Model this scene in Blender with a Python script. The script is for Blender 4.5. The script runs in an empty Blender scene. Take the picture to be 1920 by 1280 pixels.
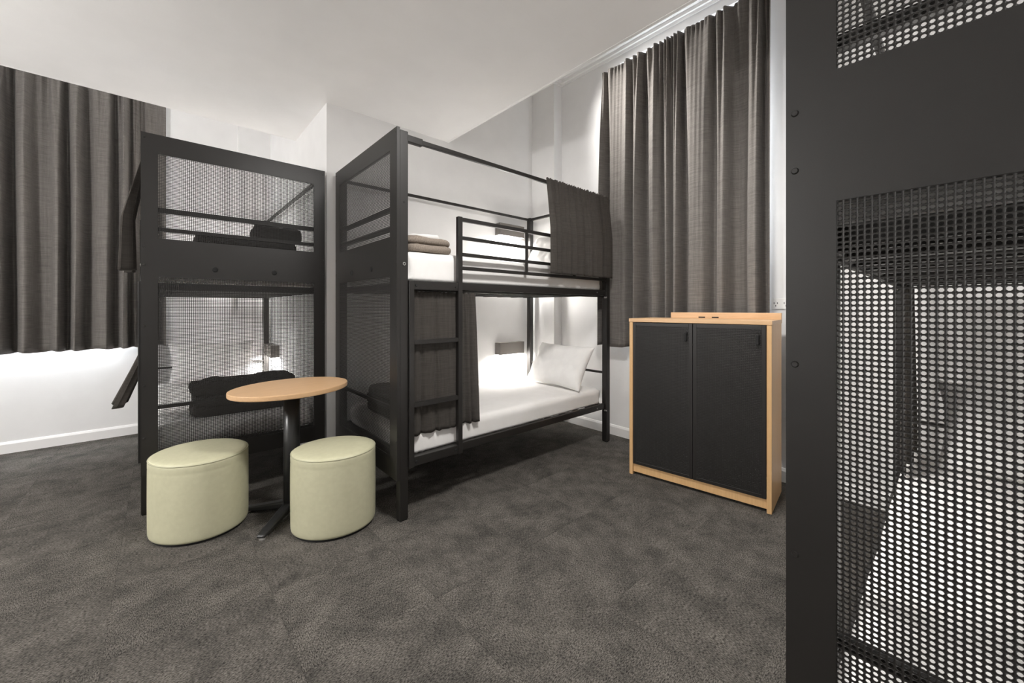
import bpy, bmesh, math, random
import numpy as np
from mathutils import Vector, Matrix, noise

S = bpy.context.scene
C = S.collection
R = math.radians

# ------------------------------------------------------------------ camera
cam = bpy.data.cameras.new('camera')
cam.sensor_width = 36.0
cam.lens = 737.0 / 1920.0 * 36.0
cam.shift_y = -62.0 / 1920.0
cam.clip_start = 0.02
camo = bpy.data.objects.new('camera', cam)
camo.location = (0, 0, 1.2)
camo.rotation_euler = (R(90), 0, R(-41.8))
C.objects.link(camo)
S.camera = camo

# ------------------------------------------------------------------ view, world, lights
S.view_settings.view_transform = 'Standard'
S.view_settings.look = 'None'
S.view_settings.exposure = 1.1
S.view_settings.gamma = 1.0
S.view_settings.use_curve_mapping = False
S.cycles.max_bounces = 10
S.cycles.diffuse_bounces = 6
S.cycles.transparent_max_bounces = 12
S.cycles.sample_clamp_indirect = 6.0

w = bpy.data.worlds.new('world')
w.use_nodes = True
w.node_tree.nodes['Background'].inputs[0].default_value = (0.80, 0.88, 1.0, 1)
w.node_tree.nodes['Background'].inputs[1].default_value = 1.0
S.world = w


def light(kind, name, loc, power, size=0.2, size_y=None, rot=(0, 0, 0), col=(1, 1, 1), spread=None):
    d = bpy.data.lights.new(name, kind)
    d.energy = power
    d.color = col
    if kind == 'AREA':
        d.shape = 'RECTANGLE' if size_y else 'SQUARE'
        d.size = size
        if size_y:
            d.size_y = size_y
        if spread:
            d.spread = spread
    else:
        d.shadow_soft_size = size
    o = bpy.data.objects.new(name, d)
    o.location = loc
    o.rotation_euler = rot
    C.objects.link(o)
    return o


# daylight standing in the two curtained windows
light('AREA', 'daylight_right', (3.40, 1.50, 2.20), 55, 1.10, 2.3, (0, R(90), 0), (0.92, 0.96, 1.0))
light('AREA', 'daylight_left', (-0.78, 5.40, 2.1), 190, 1.30, 2.2, (R(-90), 0, 0), (0.90, 0.95, 1.0))
# out of view: a ceiling lamp, then an added point light
light('AREA', 'unseen_room_light', (1.15, 0.75, 2.73), 28, 0.35, col=(1.0, 0.975, 0.945))
light('POINT', 'unseen_room_light', (-2.3, 2.4, 2.0), 88, 0.14, col=(1.0, 0.98, 0.955))  # added fill to brighten the room from the left
# added lights, unseen above the dropped ceiling, to brighten bays and curtains
bay = light('AREA', 'added_bay_light', (2.50, 2.66, 3.68), 8.5, 0.22, col=(1.0, 0.97, 0.93), spread=R(75))
bay.rotation_euler = Vector((0.60, -1.45, -1.25)).to_track_quat('-Z', 'Y').to_euler()
light('AREA', 'added_bay_light', (-1.2, 4.50, 3.71), 2.5, 3.6, 0.12, (R(12), 0, 0), (1.0, 0.96, 0.91))


# ------------------------------------------------------------------ helpers
class MB:
    def __init__(s):
        s.v = []
        s.f = []

    def box(s, x0, x1, y0, y1, z0, z1):
        if x0 > x1: x0, x1 = x1, x0
        if y0 > y1: y0, y1 = y1, y0
        if z0 > z1: z0, z1 = z1, z0
        n = len(s.v)
        s.v += [(x0, y0, z0), (x1, y0, z0), (x1, y1, z0), (x0, y1, z0), (x0, y0, z1), (x1, y0, z1), (x1, y1, z1), (x0, y1, z1)]
        s.f += [tuple(n + i for i in q) for q in ((0, 3, 2, 1), (4, 5, 6, 7), (0, 1, 5, 4), (1, 2, 6, 5), (2, 3, 7, 6), (3, 0, 4, 7))]
        return s

    def cyl(s, a, b, r0, r1=None, n=16):
        r1 = r0 if r1 is None else r1
        a = Vector(a); b = Vector(b)
        z = (b - a).normalized()
        x = z.orthogonal().normalized(); y = z.cross(x)
        k = len(s.v)
        for p, r in ((a, r0), (b, r1)):
            for i in range(n):
                t = 2 * math.pi * i / n
                s.v.append(tuple(p + x * (r * math.cos(t)) + y * (r * math.sin(t))))
        for i in range(n):
            j = (i + 1) % n
            s.f.append((k + i, k + j, k + n + j, k + n + i))
        s.f.append(tuple(k + i for i in reversed(range(n))))
        s.f.append(tuple(k + n + i for i in range(n)))
        return s

    def loft(s, rings, cap=True, closed=True):
        """rings: lists of equal length"""
        k = len(s.v); n = len(rings[0])
        for r in rings:
            s.v += [tuple(p) for p in r]
        for a in range(len(rings) - 1):
            for i in range(n if closed else n - 1):
                j = (i + 1) % n
                s.f.append((k + a * n + i, k + a * n + j, k + (a + 1) * n + j, k + (a + 1) * n + i))
        if cap:
            s.f.append(tuple(k + i for i in reversed(range(n))))
            s.f.append(tuple(k + (len(rings) - 1) * n + i for i in range(n)))
        return s

    def build(s, name, mat, parent=None, bevel=0.0, smooth=False, seg=2, autosmooth=None):
        me = bpy.data.meshes.new(name)
        me.from_pydata(s.v, [], s.f)
        bm = bmesh.new(); bm.from_mesh(me)
        bmesh.ops.recalc_face_normals(bm, faces=bm.faces)
        bm.to_mesh(me); bm.free()
        me.materials.append(mat)
        if smooth:
            me.polygons.foreach_set('use_smooth', [True] * len(me.polygons))
        o = bpy.data.objects.new(name, me)
        C.objects.link(o)
        if parent: o.parent = parent
        if bevel:
            m = o.modifiers.new('bevel', 'BEVEL'); m.width = bevel; m.segments = seg; m.limit_method = 'ANGLE'
            m.harden_normals = False
        return o


def tag(o, label=None, cat=None, group=None, kind=None):
    if label: o['label'] = label
    if cat: o['category'] = cat
    if group: o['group'] = group
    if kind: o['kind'] = kind
    return o


def thing(name, label, cat, loc=(0, 0, 0), rz=0, group=None):
    o = bpy.data.objects.new(name, None)
    o.empty_display_size = 0.1
    o.location = loc; o.rotation_euler = (0, 0, rz)
    C.objects.link(o)
    return tag(o, label, cat, group)


def copy_tree(o, parent=None):
    c = o.copy(); C.objects.link(c)
    if parent: c.parent = parent
    for ch in list(o.children): copy_tree(ch, c)
    return c


# ------------------------------------------------------------------ materials
def mat(name, col, rough=0.5, metal=0.0, spec=0.5):
    m = bpy.data.materials.new(name); m.use_nodes = True
    b = m.node_tree.nodes['Principled BSDF']
    b.inputs['Base Color'].default_value = (*col, 1)
    b.inputs['Roughness'].default_value = rough
    b.inputs['Metallic'].default_value = metal
    b.inputs['Specular IOR Level'].default_value = spec
    return m


def nd(m, t, **kw):
    n = m.node_tree.nodes.new(t)
    for k, v in kw.items(): setattr(n, k, v)
    return n


def lk(m, a, b): m.node_tree.links.new(a, b)


def noisy(name, c0, c1, scale, rough=0.5, stretch=(1, 1, 1), bump=0.0, detail=4, lo=0.35, hi=0.65, spec=0.5, dist=0.002):
    m = mat(name, c0, rough, spec=spec)
    b = m.node_tree.nodes['Principled BSDF']
    tc = nd(m, 'ShaderNodeTexCoord'); mp = nd(m, 'ShaderNodeMapping')
    mp.inputs['Scale'].default_value = stretch
    lk(m, tc.outputs['Object'], mp.inputs['Vector'])
    n = nd(m, 'ShaderNodeTexNoise'); n.inputs['Scale'].default_value = scale; n.inputs['Detail'].default_value = detail
    lk(m, mp.outputs[0], n.inputs['Vector'])
    r = nd(m, 'ShaderNodeValToRGB')
    r.color_ramp.elements[0].position = lo; r.color_ramp.elements[0].color = (*c0, 1)
    r.color_ramp.elements[1].position = hi; r.color_ramp.elements[1].color = (*c1, 1)
    lk(m, n.outputs['Fac'], r.inputs[0]); lk(m, r.outputs[0], b.inputs['Base Color'])
    if bump:
        bp = nd(m, 'ShaderNodeBump'); bp.inputs['Strength'].default_value = bump; bp.inputs['Distance'].default_value = dist
        lk(m, n.outputs['Fac'], bp.inputs['Height']); lk(m, bp.outputs[0], b.inputs['Normal'])
    return m


M = {}
M['wall'] = noisy('wall_paint', (0.765, 0.76, 0.755), (0.79, 0.785, 0.78), 6, 0.75, bump=0.05, spec=0.25)
M['ceiling'] = noisy('ceiling_paint', (0.85, 0.84, 0.83), (0.87, 0.86, 0.85), 5, 0.85, spec=0.15)
M['trim'] = mat('trim_gloss', (0.82, 0.81, 0.80), 0.35)
M['black'] = noisy('charcoal_powder_coat', (0.0140, 0.0126, 0.0115), (0.0172, 0.0154, 0.0140), 900, 0.40, bump=0.05, spec=0.42, dist=0.0003)
M['black_in'] = mat('dark_interior', (0.008, 0.008, 0.008), 0.8)
M['steel'] = mat('zinc_steel', (0.55, 0.54, 0.52), 0.3, 1.0)
M['white_plastic'] = mat('white_plastic', (0.78, 0.77, 0.75), 0.4)
M['sheet'] = noisy('white_cotton', (0.80, 0.785, 0.765), (0.83, 0.815, 0.80), 9, 0.85, bump=0.1, spec=0.2, dist=0.004)
M['pillow'] = noisy('pillow_cotton', (0.82, 0.81, 0.795), (0.85, 0.84, 0.825), 14, 0.85, bump=0.35, spec=0.2, dist=0.006)
M['vinyl'] = noisy('sage_vinyl', (0.50, 0.485, 0.335), (0.53, 0.515, 0.36), 40, 0.42, bump=0.06, spec=0.45)
M['seam'] = mat('sage_piping', (0.42, 0.41, 0.28), 0.5)
M['blanket_dark'] = noisy('charcoal_blanket', (0.030, 0.028, 0.026), (0.055, 0.050, 0.047), 160, 0.95, bump=0.6, spec=0.1)
M['blanket_brown'] = noisy('taupe_blanket', (0.21, 0.175, 0.145), (0.30, 0.255, 0.215), 170, 0.95, bump=0.6, spec=0.1)
M['lamp_box'] = mat('dark_lamp_enclosure', (0.10, 0.090, 0.082), 0.5)
M['table_black'] = mat('black_enamel', (0.02, 0.02, 0.02), 0.3)
M['glass'] = None

g = bpy.data.materials.new('window_glass'); g.use_nodes = True
nt = g.node_tree; nt.nodes.clear()
o_ = nt.nodes.new('ShaderNodeOutputMaterial'); mx = nt.nodes.new('ShaderNodeMixShader')
tr = nt.nodes.new('ShaderNodeBsdfTransparent'); gl = nt.nodes.new('ShaderNodeBsdfGlossy'); gl.inputs['Roughness'].default_value = 0.02
mx.inputs[0].default_value = 0.06
nt.links.new(tr.outputs[0], mx.inputs[1]); nt.links.new(gl.outputs[0], mx.inputs[2]); nt.links.new(mx.outputs[0], o_.inputs[0])
M['glass'] = g

e = mat('lamp_diffuser', (0.9, 0.88, 0.85), 0.4)
e.node_tree.nodes['Principled BSDF'].inputs['Emission Color'].default_value = (1, 0.96, 0.9, 1)
e.node_tree.nodes['Principled BSDF'].inputs['Emission Strength'].default_value = 14
M['lamp_on'] = e


def wood(name, c0, c1):
    m = mat(name, c0, 0.38, spec=0.45)
    b = m.node_tree.nodes['Principled BSDF']
    tc = nd(m, 'ShaderNodeTexCoord'); mp = nd(m, 'ShaderNodeMapping'); mp.inputs['Scale'].default_value = (30, 30, 2.0)
    if name == 'beech_top': mp.inputs['Scale'].default_value = (2.0, 30, 30)
    lk(m, tc.outputs['Object'], mp.inputs['Vector'])
    n = nd(m, 'ShaderNodeTexNoise'); n.inputs['Scale'].default_value = 3; n.inputs['Detail'].default_value = 6
    lk(m, mp.outputs[0], n.inputs['Vector'])
    r = nd(m, 'ShaderNodeValToRGB')
    r.color_ramp.elements[0].position = 0.3; r.color_ramp.elements[0].color = (*c0, 1)
    r.color_ramp.elements[1].position = 0.7; r.color_ramp.elements[1].color = (*c1, 1)
    lk(m, n.outputs['Fac'], r.inputs[0]); lk(m, r.outputs[0], b.inputs['Base Color'])
    return m


M['beech'] = wood('beech_laminate', (0.58, 0.355, 0.165), (0.65, 0.41, 0.20))
M['beech_top'] = wood('beech_top', (0.58, 0.365, 0.195), (0.65, 0.42, 0.235))


def fabric(name, c0, c1, trans=0.0, weave=700):
    """woven cloth: horizontal slubs plus a fine weave"""
    m = mat(name, c0, 0.9, spec=0.15)
    b = m.node_tree.nodes['Principled BSDF']
    b.inputs['Sheen Weight'].default_value = 0.05
    tc = nd(m, 'ShaderNodeTexCoord')
    mp = nd(m, 'ShaderNodeMapping'); mp.inputs['Scale'].default_value = (9, 9, 260)
    lk(m, tc.outputs['Object'], mp.inputs['Vector'])
    n = nd(m, 'ShaderNodeTexNoise'); n.inputs['Scale'].default_value = 1; n.inputs['Detail'].default_value = 3
    lk(m, mp.outputs[0], n.inputs['Vector'])
    mp2 = nd(m, 'ShaderNodeMapping'); mp2.inputs['Scale'].default_value = (300, 300, 12)
    lk(m, tc.outputs['Object'], mp2.inputs['Vector'])
    n2 = nd(m, 'ShaderNodeTexNoise'); n2.inputs['Scale'].default_value = 1; n2.inputs['Detail'].default_value = 2
    lk(m, mp2.outputs[0], n2.inputs['Vector'])
    ad = nd(m, 'ShaderNodeMath', operation='MULTIPLY_ADD'); ad.inputs[1].default_value = 0.35
    lk(m, n2.outputs['Fac'], ad.inputs[0]); 
    sc = nd(m, 'ShaderNodeMath', operation='MULTIPLY'); sc.inputs[1].default_value = 0.65
    lk(m, n.outputs['Fac'], sc.inputs[0]); lk(m, sc.outputs[0], ad.inputs[2])
    r = nd(m, 'ShaderNodeValToRGB')
    r.color_ramp.elements[0].position = 0.32; r.color_ramp.elements[0].color = (*c0, 1)
    r.color_ramp.elements[1].position = 0.68; r.color_ramp.elements[1].color = (*c1, 1)
    lk(m, ad.outputs[0], r.inputs[0]); lk(m, r.outputs[0], b.inputs['Base Color'])
    bp = nd(m, 'ShaderNodeBump'); bp.inputs['Strength'].default_value = 0.25; bp.inputs['Distance'].default_value = 0.002
    lk(m, ad.outputs[0], bp.inputs['Height']); lk(m, bp.outputs[0], b.inputs['Normal'])
    if trans:
        out = m.node_tree.nodes['Material Output']
        t = nd(m, 'ShaderNodeBsdfTranslucent'); lk(m, r.outputs[0], t.inputs['Color'])
        tp = nd(m, 'ShaderNodeBsdfTransparent')
        m1 = nd(m, 'ShaderNodeMixShader'); m1.inputs[0].default_value = 0.3
        lk(m, b.outputs[0], m1.inputs[1]); lk(m, t.outputs[0], m1.inputs[2])
        m2 = nd(m, 'ShaderNodeMixShader'); m2.inputs[0].default_value = trans
        lk(m, m1.outputs[0], m2.inputs[1]); lk(m, tp.outputs[0], m2.inputs[2])
        lk(m, m2.outputs[0], out.inputs['Surface'])
    return m


M['drape'] = fabric('grey_drape', (0.115, 0.106, 0.098), (0.205, 0.19, 0.176))
M['lining'] = mat('white_bounce_lining', (0.7, 0.7, 0.7), 0.9)  # assumed white backing, added to bounce daylight onto the wall below
M['bed_curtain'] = fabric('charcoal_bed_curtain', (0.066, 0.059, 0.053), (0.100, 0.090, 0.080), trans=0.10)


def carpet():
    m = mat('carpet_tiles', (0.06, 0.055, 0.05), 0.95, spec=0.1)
    b = m.node_tree.nodes['Principled BSDF']
    tc = nd(m, 'ShaderNodeTexCoord')
    P = tc.outputs['Object']

    def noise_(scale, detail, stretch=None, rough=0.55):
        src = P
        if stretch:
            mp = nd(m, 'ShaderNodeMapping'); mp.inputs['Scale'].default_value = stretch
            lk(m, P, mp.inputs['Vector']); src = mp.outputs[0]
        n = nd(m, 'ShaderNodeTexNoise'); n.inputs['Scale'].default_value = scale; n.inputs['Detail'].default_value = detail
        n.inputs['Roughness'].default_value = rough
        lk(m, src, n.inputs['Vector'])
        return n.outputs['Fac']

    # mottled patches, kept inside each tile by a per-tile offset
    mpt = nd(m, 'ShaderNodeMapping'); mpt.inputs['Scale'].default_value = (2, 2, 0); mpt.inputs['Location'].default_value = (0.3, 0.16, 0)
    lk(m, P, mpt.inputs['Vector'])
    fl = nd(m, 'ShaderNodeVectorMath', operation='FLOOR'); lk(m, mpt.outputs[0], fl.inputs[0])
    wn = nd(m, 'ShaderNodeTexWhiteNoise', noise_dimensions='3D'); lk(m, fl.outputs[0], wn.inputs['Vector'])
    of = nd(m, 'ShaderNodeVectorMath', operation='MULTIPLY_ADD'); of.inputs[1].default_value = (3, 3, 3)
    lk(m, wn.outputs['Color'], of.inputs[0]); lk(m, P, of.inputs[2])
    n1 = nd(m, 'ShaderNodeTexNoise'); n1.inputs['Scale'].default_value = 6.5; n1.inputs['Detail'].default_value = 10; n1.inputs['Roughness'].default_value = 0.72
    lk(m, of.outputs[0], n1.inputs['Vector'])
    # loop pile: short stripes turned 90 degrees from tile to tile
    sa = noise_(1, 2, (110, 300, 1)); sb = noise_(1, 2, (300, 110, 1))
    ck = nd(m, 'ShaderNodeTexChecker'); ck.inputs['Scale'].default_value = 1
    ck.inputs['Color1'].default_value = (0, 0, 0, 1); ck.inputs['Color2'].default_value = (1, 1, 1, 1)
    lk(m, mpt.outputs[0], ck.inputs['Vector'])
    mp_ = nd(m, 'ShaderNodeMix'); lk(m, ck.outputs['Color'], mp_.inputs[0]); lk(m, sa, mp_.inputs[2]); lk(m, sb, mp_.inputs[3])
    pile = mp_.outputs[0]
    r1 = nd(m, 'ShaderNodeValToRGB'); cr = r1.color_ramp
    cr.elements[0].position = 0.34; cr.elements[0].color = (0.062, 0.058, 0.052, 1)
    cr.elements[1].position = 0.66; cr.elements[1].color = (0.139, 0.1275, 0.113, 1)
    mid = cr.elements.new(0.5); mid.color = (0.100, 0.092, 0.082, 1)
    lk(m, n1.outputs['Fac'], r1.inputs[0])
    r2 = nd(m, 'ShaderNodeMapRange'); r2.inputs[1].default_value = 0.33; r2.inputs[2].default_value = 0.67
    r2.inputs[3].default_value = 0.20; r2.inputs[4].default_value = 1.55
    lk(m, pile, r2.inputs[0])
    mul = nd(m, 'ShaderNodeVectorMath', operation='SCALE'); lk(m, r1.outputs[0], mul.inputs[0]); lk(m, r2.outputs[0], mul.inputs['Scale'])
    # faint seams
    fr = nd(m, 'ShaderNodeVectorMath', operation='FRACTION'); lk(m, mpt.outputs[0], fr.inputs[0])
    sx = nd(m, 'ShaderNodeSeparateXYZ'); lk(m, fr.outputs[0], sx.inputs[0])
    mn = nd(m, 'ShaderNodeMath', operation='MINIMUM'); lk(m, sx.outputs[0], mn.inputs[0]); lk(m, sx.outputs[1], mn.inputs[1])
    sm = nd(m, 'ShaderNodeMapRange'); sm.inputs[1].default_value = 0.0; sm.inputs[2].default_value = 0.009
    sm.inputs[3].default_value = 0.72; sm.inputs[4].default_value = 1.0
    lk(m, mn.outputs[0], sm.inputs[0])
    mul2 = nd(m, 'ShaderNodeVectorMath', operation='SCALE'); lk(m, mul.outputs[0], mul2.inputs[0]); lk(m, sm.outputs[0], mul2.inputs['Scale'])
    lk(m, mul2.outputs[0], b.inputs['Base Color'])
    bp = nd(m, 'ShaderNodeBump'); bp.inputs['Strength'].default_value = 0.7; bp.inputs['Distance'].default_value = 0.004
    lk(m, pile, bp.inputs['Height']); lk(m, bp.outputs[0], b.inputs['Normal'])
    return m


M['carpet'] = carpet()

# ------------------------------------------------------------------ the room shell
XR, YB, YL = 3.22, 3.13, 5.22        # right wall, lamp wall, left (curtained) wall
XB = 0.93                            # return of the lamp wall
YF, XN = -0.86, -3.6                 # behind the camera
ZC, ZH = 2.746, 3.74                 # dropped ceiling, high ceiling by the windows
T = 0.14


def struct(name, mb, m, **k):
    return tag(mb.build(name, m, **k), kind='structure')


struct('floor', MB().box(XN - T, XR + T, YF - T, YL + T, -0.1, 0), M['carpet'])
# dropped ceiling: stops short of both window walls
struct('ceiling', MB().box(XN, 1.985, YF, YB, ZC, ZH + .1).box(XN, XB, YB, 4.02, ZC, ZH + .1), M['ceiling'])
struct('ceiling', MB().box(1.985, XR + T, YF - T, YB, ZH, ZH + .1).box(XN, XB, 4.02, YL + T, ZH, ZH + .1), M['ceiling'])
# bead along the dropped edge
tb = MB()
tb.box(1.985, 2.003, YF, YB, ZC - .003, ZC + .03)
struct('trim_1', tb, M['trim'])
tb = MB()
tb.box(XN, XB, 4.02, 4.028, ZC - .002, ZC + .03)
struct('trim_2', tb, M['trim'])
# lamp wall: a solid block with the outer corner at (XB, YB)
struct('wall_back', MB().box(XB, XR + T, YB, YL + T, 0, ZH), M['wall'])
# right wall with window opening and pilaster
wy0, wy1, wz0, wz1 = 0.92, 2.08, 0.93, 3.50
wr = MB()
wr.box(XR, XR + T, YF - T, wy0, 0, ZH).box(XR, XR + T, wy1, YB, 0, ZH).box(XR, XR + T, wy0, wy1, 0, wz0).box(XR, XR + T, wy0, wy1, wz1, ZH)
wr.box(3.10, XR, 2.80, YB, 0, ZH)
struct('wall_right', wr, M['wall'])
# left wall with window opening and pilaster
lx0, lx1 = -1.45, -0.10
wl = MB()
wl.box(XN - T, lx0, YL, YL + T, 0, ZH).box(lx1, XB, YL, YL + T, 0, ZH).box(lx0, lx1, YL, YL + T, 0, wz0).box(lx0, lx1, YL, YL + T, wz1, ZH)
wl.box(0.63, XB, 5.168, YL, 0, ZH)
struct('wall_left', wl, M['wall'])
struct('wall_front', MB().box(XN - T, XR, YF - T, YF, 0, ZH), M['wall'])
struct('wall_rear', MB().box(XN - T, XN, YF, YL, 0, ZH), M['wall'])


def window(name, axis, a0, a1, z0, z1, depth):
    f = MB(); g_ = MB()
    def bx(mb, p0, p1, q0, q1, h0, h1):
        if axis == 'x': mb.box(depth + q0, depth + q1, p0, p1, h0, h1)
        else: mb.box(p0, p1, depth + q0, depth + q1, h0, h1)
    t = .05
    bx(f, a0, a0 + t, 0, .06, z0, z1); bx(f, a1 - t, a1, 0, .06, z0, z1)
    bx(f, a0 + t, a1 - t, 0, .06, z0, z0 + t); bx(f, a0 + t, a1 - t, 0, .06, z1 - t, z1)
    zm = (z0 + z1) / 2
    bx(f, a0 + t, a1 - t, 0, .06, zm - .025, zm + .025)
    o = struct(name, f, M['trim'])
    bx(g_, a0 + t, a1 - t, .027, .033, z0 + t, zm - .025); bx(g_, a0 + t, a1 - t, .027, .033, zm + .025, z1 - t)
    p = g_.build('pane', M['glass'], o)
    return o


window('window_1', 'x', wy0, wy1, wz0, wz1, XR + .04)
window('window_2', 'y', lx0, lx1, wz0, wz1, YL + .04)


# baseboards with a small chamfered top
def board(name, axis, a0, a1, face, sgn):
    mb = MB()
    prof = [(0, 0), (.015, 0), (.015, .075), (.008, .092), (0, .095)]
    rings = []
    for a in (a0, a1):
        rings.append([((face + sgn * d, a, z) if axis == 'x' else (a, face + sgn * d, z)) for d, z in prof])
    mb.loft(rings)
    return struct(name, mb, M['trim'])


board('baseboard_right', 'x', YF, 2.80, XR, -1)
board('baseboard_left', 'y', XN, .63, YL, -1)
bb = MB(); bb.box(XB, 3.085, YB - .015, YB, 0, .09).box(XB - .015, XB, YB - .015, 5.15, 0, .09)
struct('baseboard_back', bb, M['trim'])

# cornice under the high ceiling: right wall, round the pilaster, along the lamp wall
co = MB()
steps = [(.115, 3.70, 3.74), (.085, 3.665, 3.70), (.06, 3.63, 3.665), (.03, 3.60, 3.63), (.012, 3.575, 3.60)]
for d, z0, z1 in steps:
    co.box(XR - d, XR, YF, 2.80, z0, z1)
    co.box(3.10 - d, 3.10, 2.80 - d, YB - d, z0, z1)
    co.box(3.10, XR - d, 2.80 - d, 2.80, z0, z1)
    co.box(1.985 + .02, 3.10, YB - d, YB, z0, z1)
struct('trim_3', co, M['trim'], bevel=.006)


# ------------------------------------------------------------------ perforated sheet
def perforated_mesh(name, wid, hei, pitch, dia, thick, material):
    """sheet in the local YZ plane, front at x=0, back at x=thick, centred on y, from z=0 up; real punched holes"""
    nx = round(wid / pitch); nz = round(hei / pitch)
    px = wid / nx; pz = hei / nz
    gy, gz = np.meshgrid(np.linspace(-wid / 2, wid / 2, nx + 1), np.linspace(0, hei, nz + 1), indexing='ij')
    grid = np.stack([gy.ravel(), gz.ravel()], -1)
    ng = len(grid)
    cy, cz = np.meshgrid((np.arange(nx) + .5) * px - wid / 2, (np.arange(nz) + .5) * pz, indexing='ij')
    cen = np.stack([cy.ravel(), cz.ravel()], -1); nc = len(cen)
    an = np.radians(22.5 + 45 * np.arange(8))
    hole = cen[:, None, :] + dia / 2 / math.cos(R(22.5)) * .98 * np.stack([np.cos(an), np.sin(an)], -1)[None]
    lay = np.concatenate([grid, hole.reshape(-1, 2)])
    nl = len(lay)
    co_ = np.zeros((2 * nl, 3)); co_[:nl, 1:] = lay; co_[nl:, 1:] = lay; co_[nl:, 0] = thick
    i, j = np.meshgrid(np.arange(nx), np.arange(nz), indexing='ij')
    bl = (i * (nz + 1) + j).ravel(); br = bl + (nz + 1); tl = bl + 1; trr = br + 1
    h = ng + np.arange(nc) * 8
    v = [h + k for k in range(8)]   # 0:22 1:67 2:112 3:157 4:202 5:247 6:292 7:337
    quads = [(br, trr, v[0], v[7]), (trr, tl, v[2], v[1]), (tl, bl, v[4], v[3]), (bl, br, v[6], v[5])]
    tris = [(trr, v[1], v[0]), (tl, v[3], v[2]), (bl, v[5], v[4]), (br, v[7], v[6])]
    tri = []
    for a, b_, c, d in quads:
        tri.append(np.stack([a, b_, c], -1)); tri.append(np.stack([a, c, d], -1))
    for a, b_, c in tris: tri.append(np.stack([a, b_, c], -1))
    F = np.concatenate(tri)
    front = F[:, ::-1]          # looking along -x
    back = F + nl
    wl_ = []
    for k in range(8):
        a = v[k]; b_ = v[(k + 1) % 8]
        wl_.append(np.stack([a, b_, b_ + nl], -1)); wl_.append(np.stack([a, b_ + nl, a + nl], -1))
    A = np.concatenate([front, back] + wl_)
    me = bpy.data.meshes.new(name)
    me.vertices.add(len(co_)); me.vertices.foreach_set('co', co_.ravel())
    me.loops.add(A.size); me.loops.foreach_set('vertex_index', A.ravel().astype(np.int32))
    me.polygons.add(len(A)); me.polygons.foreach_set('loop_start', np.arange(0, A.size, 3, dtype=np.int32))
    me.update(calc_edges=True)
    me.materials.append(material)
    return me


PW = 0.848
PERF_UP = perforated_mesh('perforated_sheet', PW, 0.497, 0.0090, 0.0069, 0.0012, M['black'])
PERF_LOW = perforated_mesh('perforated_sheet', PW, 1.045, 0.0090, 0.0069, 0.0012, M['black'])
PERF_NEAR_UP = perforated_mesh('perforated_sheet', PW, 0.497, 0.0090, 0.0061, 0.0014, M['black'])
PERF_NEAR_LOW = perforated_mesh('perforated_sheet', PW, 1.045, 0.0090, 0.0061, 0.0014, M['black'])


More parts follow.
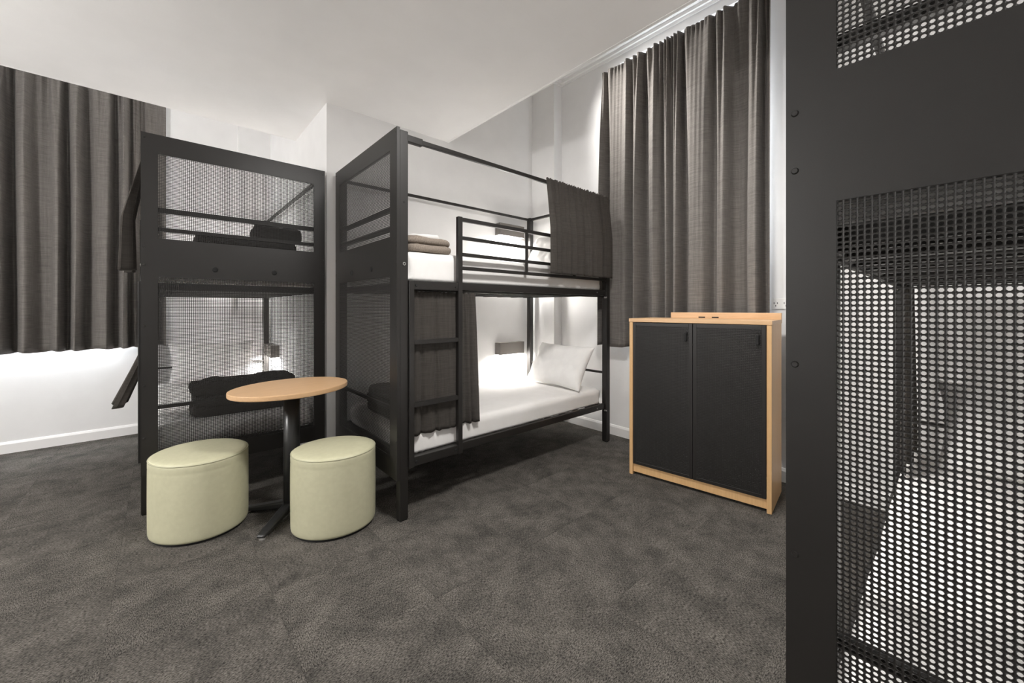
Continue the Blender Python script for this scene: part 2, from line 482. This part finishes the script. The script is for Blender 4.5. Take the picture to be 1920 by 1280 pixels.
# ------------------------------------------------------------------ bunk bed
def make_bunk(label, loc, rz, W, m, group):
    """local x runs from the perforated end panel to the far end, local y*m from the open front to the wall"""
    L = 2.03
    b = thing('bunk_bed', label, 'bunk bed', loc, rz, group)
    K = M['black']

    def B(x0, x1, y0, y1, z0, z1, mb=None):
        mb = mb or MB()
        return mb.box(x0, x1, m * y0, m * y1, z0, z1)
    p = .05
    ZT = 2.205
    for x0 in (0, L - p):
        for y0 in (0, W - p):
            B(x0, x0 + p, y0, y0 + p, .006, ZT if x0 == 0 else 2.18).build('post', K, b, .003)
            B(x0 + .004, x0 + p - .004, y0 + .004, y0 + p - .004, 0, .006).build('foot', M['black_in'], b)
    # end panel: a folded sheet with two windows, perforated sheet set in them
    mg = (W - PW) / 2
    pn = MB()
    z0, z1, z2, z3, z4, z5 = .235, .34, 1.385, 1.610, 2.107, 2.217
    B(-.018, 0, 0, mg, z0, z5, pn); B(-.018, 0, W - mg, W, z0, z5, pn)
    B(-.018, 0, mg, W - mg, z0, z1, pn); B(-.018, 0, mg, W - mg, z2, z3, pn); B(-.018, 0, mg, W - mg, z4, z5, pn)
    pan = pn.build('end_panel', K, b)
    for me, zz in ((PERF_UP, z3), (PERF_LOW, z1)):
        s = bpy.data.objects.new('perforated_sheet', me); C.objects.link(s); s.parent = pan
        s.location = (-.017, m * W / 2, zz)
    for yy in (W * .344, W * .671):
        q = MB(); q.cyl((-.018, m * yy, 1.444), (-.024, m * yy, 1.444), .016, .013, 20); q.cyl((-.024, m * yy, 1.444), (-.026, m * yy, 1.444), .006, .006, 6)
        q.build('bolt', M['black_in'], pan)
    for zz in (.45, .751, 1.098, 1.451, 1.556, 2.19):
        for yy in (.014, W - .014):
            q = MB(); q.cyl((-.018, m * yy, zz), (-.0205, m * yy, zz), .0062, .0045, 14); q.cyl((-.0205, m * yy, zz), (-.0208, m * yy, zz), .002, .002, 6)
            q.build('screw', K, pan)
    # long rails, end rails
    r0, r1 = p, L - p
    for z in (1.315, .297):
        for y0 in (.017, W - .047):
            B(r0, r1, y0, y0 + .03, z, z + .048).build('side_rail', K, b, .003)
        for x0 in (p, L - p - .03):
            B(x0, x0 + .03, .034, W - .034, z, z + .04).build('end_rail', K, b, .002)
        n = 11
        for i in range(n):
            x = .12 + (L - .24) * i / (n - 1)
            B(x - .018, x + .018, .034, W - .034, z - .004, z + .012).build('slat', K, b)
    # bars across the panel end and the far end
    for z, h in ((1.765, .03), (1.655, .025), (.605, .022)):
        B(.002, .022, p, W - p, z, z + h).build('end_bar', K, b, .002)
    B(L - .03, L - .012, p, W - p, .608, .628).build('end_bar', K, b, .002)
    B(L - .038, L - .012, p, W - p, 2.150, 2.175).build('top_rail', K, b, .002)
    # canopy rods
    B(p, L - p, .013, .036, 2.160, 2.188).build('curtain_rod', K, b, .004)
    B(p + .0, p + .10, .009, .040, 2.152, 2.194).build('rod_sleeve', K, b, .005)
    B(p, L - p, W - .036, W - .013, 2.150, 2.172).build('back_rod', K, b, .003)
    # curtain wire under the upper bed
    mb = MB(); mb.cyl((p, m * .032, 1.306), (L - p, m * .032, 1.306), .006, n=10)
    mb.build('curtain_rod', K, b)
    # ladder on the front
    ld = B(.383, .415, -.014, .016, .292, 1.775).build('ladder', K, b, .003)
    B(.051, .082, -.014, .016, .292, 1.36).build('ladder_rail', K, ld, .003)
    for za, zb in ((.992, 1.018), (.632, .658)):
        B(.082, .383, -.012, .012, za, zb).build('rung', K, ld, .002)
    B(.082, .383, -.011, .015, .296, .348).build('hook_plate', K, ld, .003)
    B(.082, .383, -.011, .015, 1.308, 1.360).build('hook_plate', K, ld, .003)
    for x in (.095, .365):
        for z in (1.334, .322):
            MB().cyl((x, m * -.011, z), (x, m * -.015, z), .008, .006, 12).build('bolt', M['black_in'], ld)
    # guard rail
    gr = B(.415, 1.54, -.010, .012, 1.748, 1.772).build('guard_rail', K, b, .002)
    for z in (1.644, 1.540): B(.415, 1.54, -.008, .010, z - .011, z + .011).build('guard_bar', K, gr, .002)
    B(.415, L - .052, -.008, .012, 1.443, 1.465).build('guard_bar', K, gr, .002)
    for x in (.985, 1.528): B(x - .01, x + .01, -.006, .008, 1.455, 1.752).build('guard_upright', K, gr, .002)
    # fixings
    for x, z in ((.025, 1.452),):
        MB().cyl((x, 0, z), (x, m * -.004, z), .010, .009, 18).build('bolt', M['steel'], b)
        MB().cyl((x, m * -.004, z), (x, m * -.005, z), .005, .005, 6).build('bolt_socket', M['black_in'], b)
    MB().cyl((.025, 0, 1.80), (.025, m * -.0015, 1.80), .006, .006, 14).build('bolt', M['black_in'], b)  # dark disc standing for an empty hole, its shade in the colour
    for x, z in ((1.86, 1.34), (1.86, .32), (.30, .32)):
        MB().cyl((x, m * .017, z), (x, m * .012, z), .006, .005, 12).build('bolt', M['steel'], b)
    for z in (1.30, .285):
        MB().cyl((L - .055, m * .02, z), (L - .055, m * -.002, z), .009, .007, 12).build('bolt', M['steel'], b)
    return b


GB = 'charcoal metal bunk beds'
bunk_b = make_bunk('charcoal metal bunk bed seen from its open side, with ladder, beside the lamp wall', (1.0, 2.06, 0), 0, 1.03, 1, GB)
bunk_a = make_bunk('charcoal metal bunk bed whose perforated end stands behind the round table', (-.085, 3.118, 0), R(90), .994, -1, GB)
bunk_c = copy_tree(bunk_a)
for ch_ in bunk_c.children_recursive:
    if ch_.data is PERF_UP: ch_.data = PERF_NEAR_UP
    elif ch_.data is PERF_LOW: ch_.data = PERF_NEAR_LOW
bunk_c.location = (.883, .205, 0); bunk_c.rotation_euler = (0, 0, 0)
bunk_c['label'] = 'black perforated bunk bed end filling the right edge of the photo'
BUNK = {'a': (bunk_a, .994, -1), 'b': (bunk_b, 1.03, 1), 'c': (bunk_c, .994, -1)}


def on_bunk(o, k):
    """put a loose thing, modelled in a bunk's own axes, where that bunk stands"""
    b = BUNK[k][0]
    o.location = b.location; o.rotation_euler = b.rotation_euler
    return o


# ------------------------------------------------------------------ mattresses, pillows, blankets
def mattress(k, z0, z1, label, seed, group='white sheeted mattresses'):
    b, W, m = BUNK[k]
    x0, x1, y0, y1 = .062, 1.965, .048, W - .052
    nx, ny, nz = 90, 44, 10
    r = .045
    pts = []; faces = []
    bm = bmesh.new()
    def P(a, c, h):
        # a,c,h in 0..1 of the box surface, softened at the edges
        x = x0 + (x1 - x0) * a; y = y0 + (y1 - y0) * c; z = z0 + (z1 - z0) * h
        cx = min(max(x, x0 + r), x1 - r); cy = min(max(y, y0 + r), y1 - r); cz = min(max(z, z0 + r * .3), z1 - r)
        d = Vector((x - cx, y - cy, z - cz))
        if d.length > 1e-9:
            q = max(abs(d.x) / r, abs(d.y) / r, abs(d.z) / r)
            d = d.normalized() * r * q
        v = Vector((cx, cy, cz)) + d
        n = noise.noise(Vector((v.x * 3 + seed, v.y * 3, v.z * 4)))
        n2 = noise.noise(Vector((v.x * 9 + seed * 2, v.y * 7, v.z * 6)))
        if h > .98: v.z += .005 * n + .003 * n2
        else:
            edge = math.exp(-min(a, 1 - a) * 18)
            w = .004 * n + .010 * edge * math.sin(v.z * 40 + v.x * 160 + seed) * (1 - h * .5)
            if c < .02: v.y += w
            elif c > .98: v.y -= w
            else: v.x += w if a < .5 else -w
        return Vector((v.x, m * v.y, v.z))
    cache = {}
    def vert(i, j, l):
        key = (i, j, l)
        if key not in cache: cache[key] = bm.verts.new(P(i / nx, j / ny, l / nz))
        return cache[key]
    def quad(*q):
        try: bm.faces.new([vert(*t) for t in q])
        except ValueError: pass
    for i in range(nx):
        for j in range(ny):
            for l in (0, nz): quad((i, j, l), (i + 1, j, l), (i + 1, j + 1, l), (i, j + 1, l))
        for l in range(nz):
            for j in (0, ny): quad((i, j, l), (i + 1, j, l), (i + 1, j, l + 1), (i, j, l + 1))
    for j in range(ny):
        for l in range(nz):
            for i in (0, nx): quad((i, j, l), (i, j + 1, l), (i, j + 1, l + 1), (i, j, l + 1))
    bmesh.ops.recalc_face_normals(bm, faces=bm.faces)
    me = bpy.data.meshes.new('mattress'); bm.to_mesh(me); bm.free()
    me.polygons.foreach_set('use_smooth', [True] * len(me.polygons))
    me.materials.append(M['sheet'])
    o = bpy.data.objects.new('mattress', me); C.objects.link(o)
    on_bunk(o, k)
    return tag(o, label, 'mattress', group)


ZU0, ZU1, ZL0, ZL1 = 1.3645, 1.540, .3465, .482
mattress('b', ZU0, ZU1, 'white sheeted mattress on the upper berth of the open bunk with guard rail', 1)
mattress('b', ZL0, ZL1, 'white sheeted mattress on the lower berth with the leaning pillow in full view', 2)
mattress('a', ZU0, ZU1, 'white mattress high up behind the perforated end by the round table', 3)
mattress('a', ZL0, ZL1, 'white mattress low down behind the mesh panel at the round table', 4)
mattress('c', ZU0, ZU1, 'white mattress on the upper berth inside the black bunk at far right', 5)
mattress('c', ZL0, ZL1, 'white mattress on the lower berth inside the black bunk at far right', 6)


def pillow(loc, rot, w_, h_, t_, label, seed, mt='pillow', group='white bed pillows'):
    n = 44
    bm = bmesh.new()
    top = {}; bot = {}
    for i in range(n + 1):
        for j in range(n + 1):
            u = -1 + 2 * i / n; v = -1 + 2 * j / n
            edge = max(0, (1 - abs(u) ** 2.6)) ** .55 * max(0, (1 - abs(v) ** 2.6)) ** .55
            # corners stick out as ears, sides are drawn in
            su = 1 - .085 * (1 - v * v) ** 1.0 * abs(u) ** 3
            sv = 1 - .105 * (1 - u * u) ** 1.0 * abs(v) ** 3
            x = u * w_ / 2 * sv ** 0 * su; y = v * h_ / 2 * sv
            # puckers running in from the edges
            pk = .010 * math.sin(u * 17 + seed * 3 + v * 2) * abs(v) ** 4 * (1 - u * u) + .008 * math.sin(v * 15 + seed) * abs(u) ** 4 * (1 - v * v)
            nz_ = .020 * noise.noise(Vector((u * 2.2 + seed, v * 2.2, seed))) + .014 * noise.noise(Vector((u * 6 + seed, v * 3, seed)))
            zt = t_ * .58 * edge + (nz_ + pk) * edge ** .5
            zb = -t_ * .42 * edge
            top[i, j] = bm.verts.new((x, y, zt))
            border = i in (0, n) or j in (0, n)
            bot[i, j] = top[i, j] if border else bm.verts.new((x, y, zb))
    for i in range(n):
        for j in range(n):
            bm.faces.new((top[i, j], top[i + 1, j], top[i + 1, j + 1], top[i, j + 1]))
            q = (bot[i, j], bot[i, j + 1], bot[i + 1, j + 1], bot[i + 1, j])
            if len(set(q)) == 4:
                try: bm.faces.new(q)
                except ValueError: pass
    bmesh.ops.recalc_face_normals(bm, faces=bm.faces)
    me = bpy.data.meshes.new('pillow'); bm.to_mesh(me); bm.free()
    me.polygons.foreach_set('use_smooth', [True] * len(me.polygons))
    me.materials.append(M[mt])
    o = bpy.data.objects.new('pillow', me); C.objects.link(o)
    o.location = loc; o.rotation_euler = rot
    return tag(o, label, 'pillow', group)


def lean(axis_x, yaw=0):
    return None


def lean_rot(rz, tilt):
    """pillow standing on its long edge facing -x, leaned back by tilt, then turned by rz"""
    # local x (width) -> world -y, local y (height) -> up and back, local z -> -x
    ct, st = math.cos(tilt), math.sin(tilt)
    mtx = Matrix(((0, st, -ct), (-1, 0, 0), (0, ct, st))).to_4x4()
    return (Matrix.Rotation(rz, 4, 'Z') @ mtx).to_euler()


pillow((2.79, 2.46, .672), lean_rot(R(-3), R(30)), .70, .43, .17, 'white pillow leaning at the end of the open lower berth under the wall lamp', 1.0)
pillow((2.80, 2.50, 1.732), lean_rot(R(2), R(30)), .70, .43, .17, 'white pillow on the upper berth half hidden behind the gathered bed curtain', 2.0)
pillow((.40, 4.92, .672), lean_rot(R(90), R(30)), .70, .43, .17, 'white pillow seen through the mesh low down behind the round table', 3.0)
pillow((2.68, -.30, .672), lean_rot(R(0), R(30)), .70, .43, .17, 'white pillow inside the lower berth of the black bunk at far right', 4.0)


def blanket(name, loc, rz, sx, sy, layers, lh, mt, label, seed, cat='blanket', group='folded blankets', taper=.0):
    """a folded blanket: stacked soft layers, rounded at the fold"""
    root = None
    mb = MB()
    z = 0
    rnd = random.Random(seed)
    for l in range(layers):
        ax = sx * (1 - taper * l) / 2 * (1 - .02 * rnd.random()); ay = sy * (1 - taper * l) / 2 * (1 - .03 * rnd.random())
        ox = rnd.uniform(-.01, .01); oy = rnd.uniform(-.01, .01)
        n = 64
        rings = []
        prof = [(.0, .90), (.06, .97), (.25, 1.0), (.5, 1.006), (.75, 1.0), (.94, .97), (1.0, .90), (1.03, .75), (1.05, .5), (1.06, .25), (1.065, .02)]
        for h, s_ in prof:
            ring = []
            for i in range(n):
                t = 2 * math.pi * i / n
                c_, s2 = math.cos(t), math.sin(t)
                k = 2 / 6.0
                x = ax * math.copysign(abs(c_) ** k, c_) * s_; y = ay * math.copysign(abs(s2) ** k, s2) * s_
                q = noise.noise(Vector((x * 7 + seed, y * 7, l * 2.3)))
                q2 = noise.noise(Vector((x * 20, y * 20 + seed, l * 1.3 + h)))
                ring.append((x + ox + .006 * q2, y + oy + .006 * q, z + lh * h + .35 * lh * q * (h if l == layers - 1 else 0) + .01 * q2 * h))
            rings.append(ring)
        mb.loft(rings)
        z += lh * .98
    o = mb.build(name, M[mt], smooth=True)
    o.location = loc; o.rotation_euler = (0, 0, rz)
    return tag(o, label, cat, group)


blanket('folded_blanket', (1.25, 2.45, ZU1 + .004), 0, .34, .66, 2, .048, 'blanket_brown', 'taupe folded blanket at the foot of the open bunk, upper berth', 3)
blanket('folded_towel', (1.28, 2.46, ZU1 + .110), R(8), .22, .42, 1, .030, 'sheet', 'white folded towel lying on the taupe blanket', 8, 'towel', 'folded towels')
blanket('folded_blanket', (1.24, 2.49, ZL1 + .004), 0, .32, .66, 3, .058, 'blanket_dark', 'dark folded blanket behind the mesh of the open bunk, lower berth', 5)
blanket('folded_blanket', (.47, 3.36, ZU1 + .004), 0, .60, .30, 2, .066, 'blanket_dark', 'dark folded blanket high behind the mesh of the bunk by the table', 7)
blanket('folded_blanket', (.46, 3.40, ZL1 + .004), 0, .62, .32, 3, .072, 'blanket_dark', 'dark folded blanket low behind the mesh beside the table post', 9)
blanket('rolled_blanket', (.63, 3.34, ZU1 + .146), R(4), .30, .26, 1, .10, 'blanket_dark', 'dark rumpled bundle on top of the upper folded blanket behind mesh', 11)
blanket('folded_blanket', (1.20, -.42, ZU1 + .004), 0, .34, .6, 2, .05, 'blanket_dark', 'dark folded blanket on the upper berth of the black bunk at far right', 13)


# ------------------------------------------------------------------ curtains
def drape(name, W, z0, z1, nfold, seed, amp0, amp1, mt, header=.09, nu=420, nv=64, sub=2.4, flare=None, lining=None, hem_wave=.006, thick=.0025, lat=.35, ridge=1.0, taper=None):
    """hanging cloth along local x (0..W), folds in local y; y<0 is the room side"""
    rnd = random.Random(seed)
    ph = [rnd.uniform(0, 6.28) for _ in range(8)]
    vs = []; fs = []
    for j in range(nv + 1):
        tv = j / nv
        tv = tv ** 1.15
        z = z1 + (z0 - z1) * tv
        dn = z1 - z
        A = amp0 + (amp1 - amp0) * min(1, dn / (z1 - z0)) ** .7
        hd = max(0, 1 - dn / header)                         # 1 at the very top
        fine = math.exp(-max(0, dn - header) / (.16 * (z1 - z0)))
        for i in range(nu + 1):
            u = i / nu
            wp = u + .35 / nfold * math.sin(6.28 * u * 1.7 + ph[0]) + .22 / nfold * math.sin(6.28 * u * 3.9 + ph[1]) + .03 / nfold * math.sin(dn * 2.0 + u * 9 + ph[5])
            th = 6.2832 * nfold * wp + ph[2]
            loc_a = .72 + .28 * math.sin(6.28 * u * nfold * .37 + ph[3])
            sv = .5 + .5 * math.sin(th)
            big = (2 * sv ** ridge - 1) if ridge > 0 else (1 - 2 * sv ** -ridge)
            big += .14 * math.sin(2 * th + ph[4])
            small = math.sin(th * sub + ph[4] + 2.2 * math.sin(6.28 * u * 2.3))
            y = A * loc_a * big * (1 - .55 * fine) + A * .42 * small * (fine * .9 + .12) + (.0012 + .18 * amp0 * hd) * math.sin(6.28 * nfold * 4.3 * u + ph[6])
            x = u * W + lat * A * loc_a * math.sin(2 * th + ph[4] * .2) * .5 * (1 - .6 * fine)
            if taper:
                k_, d_ = taper(u)
                y = y * k_ + d_
            zz = z + hem_wave * math.sin(th + 1.0) * tv + (.004 * math.sin(6.28 * nfold * 4.3 * u) if j == 0 else 0)
            if flare:
                dx, dy = flare(u, tv)
                x += dx; y += dy
            vs.append((x, y, zz))
    for j in range(nv):
        for i in range(nu):
            a = j * (nu + 1) + i
            fs.append((a, a + nu + 1, a + nu + 2, a + 1))
    me = bpy.data.meshes.new(name); me.from_pydata(vs, [], fs)
    me.polygons.foreach_set('use_smooth', [True] * len(fs))
    me.materials.append(M[mt])
    o = bpy.data.objects.new(name, me); C.objects.link(o)
    s = o.modifiers.new('solid', 'SOLIDIFY'); s.thickness = thick; s.offset = -1.0
    if lining:
        me.materials.append(M[lining]); s.material_offset = 1
    return o


# right-hand window drape, hangs on a track under the cornice: local x -> world -y
def place(o, loc, rz): o.location = loc; o.rotation_euler = (0, 0, rz); return o


dr = drape('window_curtain', 1.38, .855, 3.425, 9.5, 4, .040, .095, 'drape', lat=.0, lining='lining', ridge=1.9, nu=900)
place(dr, (3.118, 2.20, 0), R(-90))
tag(dr, 'grey woven curtain gathered across the window behind the cabinet', 'curtain')
def end_taper(u):
    """where the bunk stands against it the cloth lies flat to the window"""
    q_ = min(1, max(0, (u - .80) / .10)); q_ = q_ * q_ * (3 - 2 * q_)
    return 1 - .78 * q_, .118 * q_


dl = drape('window_curtain', 1.60, .835, 3.44, 13.5, 12, .060, .100, 'drape', lat=.0, lining='lining', ridge=-1.3, nu=900, taper=end_taper)
place(dl, (-1.56, 5.07, 0), 0)
tag(dl, 'dark grey curtain with deep folds at the left edge of the photo', 'curtain')
for nm, pts, lab in (('curtain_track', ((3.198, .82), (3.212, 2.20)), 'white curtain track above the curtain behind the cabinet'),):
    t_ = MB().box(pts[0][0], pts[1][0], pts[0][1], pts[1][1], 3.395, 3.412).build(nm, M['trim'])
    for yy in (1.0, 1.5, 2.0): MB().box(3.212, XR, yy - .015, yy + .015, 3.396, 3.41).build('bracket', M['trim'], t_)
    tag(t_, lab, 'curtain track')
t_ = MB().box(-1.57, .03, 5.198, 5.212, 3.41, 3.425).build('curtain_track', M['trim'])
for xx in (-1.2, -.6, .0): MB().box(xx - .015, xx + .015, 5.212, YL, 3.411, 3.424).build('bracket', M['trim'], t_)
tag(t_, 'white curtain track above the dark curtain at the left edge', 'curtain track')


def bed_curtain(k, x0, x1, z0, z1, nfold, seed, label, yoff, amp0=.008, amp1=.022, flare=None, ridge=1.6):
    b, W, m = BUNK[k]
    o = drape('bed_curtain', x1 - x0, z0, z1, nfold, seed, amp0, amp1, 'bed_curtain', header=.05, nu=300, nv=44, ridge=ridge, lat=.15, flare=flare, thick=.0012, hem_wave=.004)
    for v in o.data.vertices:
        v.co.x += x0; v.co.y = m * (v.co.y + yoff)
    on_bunk(o, k)
    # side hem and rod pocket are stitched bands on the same cloth
    return tag(o, label, 'bed curtain', 'charcoal bed curtains')


bed_curtain('b', 1.195, 1.99, 1.468, 2.198, 6.5, 27, 'charcoal bed curtain gathered on the upper rod beside the window curtain', -.004, amp0=.014, amp1=.036, ridge=2.0, flare=lambda u, t: (-.012 * t, -.040 * min(1, t * 1.9)))
bed_curtain('b', .082, .545, .458, 1.300, 3.5, 33, 'charcoal bed curtain hanging behind the bunk ladder', .030, amp0=.007, amp1=.015, flare=lambda u, t: (.03 * t * u, 0))
bed_curtain('a', .058, .375, 1.43, 2.19, 3, 41, 'charcoal bed curtain bulging out high beside the left bunk panel', -.055, amp1=.040, flare=lambda u, t: (0, .085 * (1 - min(1, t * 1.7)) - .008 * t))
bed_curtain('a', .09, .375, .622, 1.300, 3, 43, 'charcoal bed curtain hanging low beside the left bunk panel', .037, amp0=.004, amp1=.036, ridge=1.0, flare=lambda u, t: (0, -.120 * max(0, (t - .42) / .5) ** 1.1))
bed_curtain('c', 1.45, 1.93, .50, 1.300, 4, 51, 'dark bed curtain seen through the perforations of the black bunk at far right', .075)


# ------------------------------------------------------------------ wall lamps
def wall_lamp(loc, rz, label):
    """local: wall plane y=0, lamp reaches to y=-.08, centred on x; z from 0 to .122"""
    t = thing('wall_lamp', label, 'reading lamp', loc, rz, 'box reading lamps on the walls')
    w2, d, h, q = .168, .08, .122, .004
    bd = MB()
    bd.box(-w2, w2, -d, 0, h - q, h).box(-w2, w2, -d, -d + q, 0, h - q)
    bd.box(-w2, -w2 + q, -d + q, 0, 0, h - q).box(w2 - q, w2, -d + q, 0, 0, h - q).box(-w2 + q, w2 - q, -q, 0, 0, h - q)
    bd.build('lamp_body', M['lamp_box'], t)
    MB().box(-w2 + q + .001, w2 - q - .001, -d + q + .001, -q - .001, .028, .034).build('diffuser', M['lamp_on'], t)
    return t


for loc, rz, pw, lab in (
        ((2.735, YB, .725), 0, 10, 'dark box wall lamp over the lower berth, above the leaning pillow'),
        ((2.735, YB, 1.950), 0, 11, 'dark box wall lamp over the upper berth, behind the guard rail'),
        ((XB, 4.86, .690), R(-90), 14, 'dark box wall lamp seen through the mesh above the round table'),
        ((XB, 4.86, 1.950), R(-90), 14, 'dark box wall lamp high behind the mesh of the left bunk'),
        ((2.62, YF, .725), R(180), 9, 'dark box wall lamp inside the black bunk at far right, lower berth')):
    L_ = wall_lamp(loc, rz, lab)
    v = Vector((0, -.042, .02)); v.rotate(Matrix.Rotation(rz, 3, 'Z'))
    light('AREA', 'lamp_glow', (loc[0] + v.x, loc[1] + v.y, loc[2] + .022), pw, .29, .05, (0, 0, rz), (1.0, .97, .93))


# ------------------------------------------------------------------ round table
tb_ = thing('round_table', 'small round beech table on a black pedestal between the two stools', 'table', (.577, 2.596, 0), R(15.7))
rings = []
for z, k in ((.718, .985), (.7205, .997), (.725, 1.0), (.740, 1.0), (.7435, .997), (.745, .985)):
    rings.append([(.320 * k * math.cos(2 * math.pi * i / 96), .265 * k * math.sin(2 * math.pi * i / 96), z) for i in range(96)])
tt = MB().loft(rings).build('tabletop', M['beech_top'], tb_)
MB().cyl((0, 0, .055), (0, 0, .708), .043, n=40).build('pedestal', M['table_black'], tb_, smooth=True)
MB().box(-.16, .16, -.03, .03, .706, .718).box(-.03, .03, -.14, .14, .706, .718).build('top_bracket', M['table_black'], tb_)
for i in range(4):
    a = R(45 + 90 * i - 15.7 + 3)
    ca, sa = math.cos(a), math.sin(a)
    rg = []
    for d, wd, zt, zb in ((.0, .030, .075, .035), (.06, .029, .068, .034), (.16, .026, .050, .022), (.25, .024, .036, .014), (.285, .022, .028, .012), (.292, .016, .022, .014)):
        rg.append([(ca * d - sa * s * wd, sa * d + ca * s * wd, z) for s, z in ((-1, zb), (1, zb), (1, zt * .9), (.7, zt), (-.7, zt), (-1, zt * .9))])
    lg = MB().loft(rg).build('base_leg', M['table_black'], tb_, .003)
    MB().cyl((ca * .265, sa * .265, 0), (ca * .265, sa * .265, .016), .022, .018, 20).build('glide', M['steel'], lg)


# ------------------------------------------------------------------ ottoman stools
def ottoman(loc, a, b_, th, h, label):
    t = thing('ottoman_stool', label, 'stool', loc, th, 'pale green drum stools')
    n = 96
    def ring(s_, z, off=0): return [((a * s_ + off) * math.cos(2 * math.pi * i / n), (b_ * s_ + off) * math.sin(2 * math.pi * i / n), z) for i in range(n)]
    rg = [ring(.955, .012), ring(.985, .016), ring(.996, .026), ring(1.0, .05)]
    for z in np.linspace(.08, h - .07, 8): rg.append(ring(1.0 + .004 * math.sin((z - .05) / (h - .1) * 3.14), float(z)))
    rg += [ring(1.0, h - .058), ring(.997, h - .052), ring(1.0, h - .046), ring(1.0, h - .024), ring(.994, h - .014), ring(.985, h - .010)]
    MB().loft(rg).build('stool_body', M['vinyl'], t, smooth=True)
    rg = [ring(.984, h - .013), ring(.984, h - .008), ring(.96, h - .003), ring(.9, h + .0015), ring(.75, h + .006), ring(.5, h + .009), ring(.25, h + .0105), ring(.02, h + .011)]
    MB().loft(rg).build('seat_top', M['vinyl'], t, smooth=True)
    p = MB()
    rr = []
    k = 8
    for q in range(k):
        g_ = 2 * math.pi * q / k
        rr.append(ring(.987, h - .010 + .0035 * math.sin(g_), .0035 * math.cos(g_)))
    rr.append(rr[0])
    p.loft(rr, cap=False).build('piping', M['seam'], t, smooth=True)
    MB().loft([ring(.94, 0), ring(.94, .013)]).build('base', M['black_in'], t)
    return t


ottoman((.165, 2.775, 0), .214, .233, .495, .415, 'pale green drum stool on the left of the round table')
ottoman((.727, 2.307, 0), .217, .199, -.437, .427, 'pale green drum stool on the right, near the bunk post')

# ------------------------------------------------------------------ cabinet
# front edge from (2.545,1.564) to (2.649,0.697); local x runs along the front from left to right, local y into the cabinet
ang = math.atan2(.697 - 1.564, 2.649 - 2.545)
CW, CD, CH = .873, .39, 1.128
cb = thing('cabinet', 'beech cabinet with two black perforated doors below the window curtain', 'cabinet', (2.545, 1.564, 0), ang)
q = .025
MB().box(0, q, 0, CD, 0, CH - q).build('side_panel', M['beech'], cb, .0015)
MB().box(CW - q, CW, 0, CD, 0, CH - q).build('side_panel', M['beech'], cb, .0015)
MB().box(-.003, CW + .003, -.004, CD, CH - q, CH).build('top_panel', M['beech_top'], cb, .0015)
MB().box(q, CW - q, .03, CD - .01, .052, .075).build('bottom_panel', M['beech'], cb)
MB().box(q, CW - q, .012, .030, .02, .078).build('plinth', M['beech'], cb, .001)
MB().box(q, CW - q, CD - .012, CD - .004, .05, CH - q).build('back_panel', M['black_in'], cb)
MB().box(q, CW - q, .05, CD - .02, .56, .578).build('shelf', M['black_in'], cb)
up = MB().box(.17, CW + .003, CD - .03, CD, CH, CH + .042).build('upstand', M['beech_top'], cb, .002)
for x in (.37, .46):
    MB().box(x, x + .045, CD - .0312, CD - .0298, CH + .004, CH + .012).build('cable_slot', M['black_in'], up)
DW = (CW - 2 * q - .009) / 2
DZ0, DZ1 = .080, CH - q - .004
fr = .022
DPERF = perforated_mesh('perforated_sheet', DW - 2 * fr, DZ1 - DZ0 - 2 * fr, .0100, .0052, .001, M['black'])
for i in range(2):
    x0 = q + .003 + i * (DW + .003)
    d = MB()
    d.box(x0, x0 + fr, 0, .016, DZ0, DZ1).box(x0 + DW - fr, x0 + DW, 0, .016, DZ0, DZ1)
    d.box(x0 + fr, x0 + DW - fr, 0, .016, DZ0, DZ0 + fr).box(x0 + fr, x0 + DW - fr, 0, .016, DZ1 - fr, DZ1)
    do = d.build('door', M['black'], cb, .0015)
    s = bpy.data.objects.new('perforated_sheet', DPERF); C.objects.link(s); s.parent = do
    s.location = (x0 + DW / 2, .001, DZ0 + fr); s.rotation_euler = (0, 0, R(90))
    MB().box(x0 + fr, x0 + DW - fr, .010, .013, DZ0 + fr, DZ1 - fr).build('door_backing', M['black_in'], do)
    hx = x0 + DW - .042
    hz = DZ1 - .085
    k = MB()
    k.cyl((hx, 0, hz + .022), (hx, -.012, hz + .022), .013, .011, 20)
    k.cyl((hx, 0, hz - .022), (hx, -.010, hz - .022), .011, .009, 20)
    k.box(hx - .008, hx + .008, -.018, -.002, hz - .03, hz + .03)
    k.build('latch', M['black_in'], do, .003)

# ------------------------------------------------------------------ power outlet on the right wall
ot = thing('power_outlet', 'white power outlet plate on the wall between curtain and black bunk', 'outlet', (XR, .79, 1.195))
MB().box(-.012, 0, -.06, .06, 0, .075).build('plate', M['white_plastic'], ot, .003)
for yy in (-.03, .03):
    s_ = MB(); s_.box(-.0128, -.0118, yy - .012, yy - .008, .036, .048).box(-.0128, -.0118, yy + .008, yy + .012, .036, .048).box(-.0128, -.0118, yy - .002, yy + .002, .018, .028)
    s_.build('socket', M['black_in'], ot)
for yy in (-.03, .03): MB().box(-.016, -.012, yy - .006, yy + .006, .056, .068).build('switch', M['white_plastic'], ot, .001)
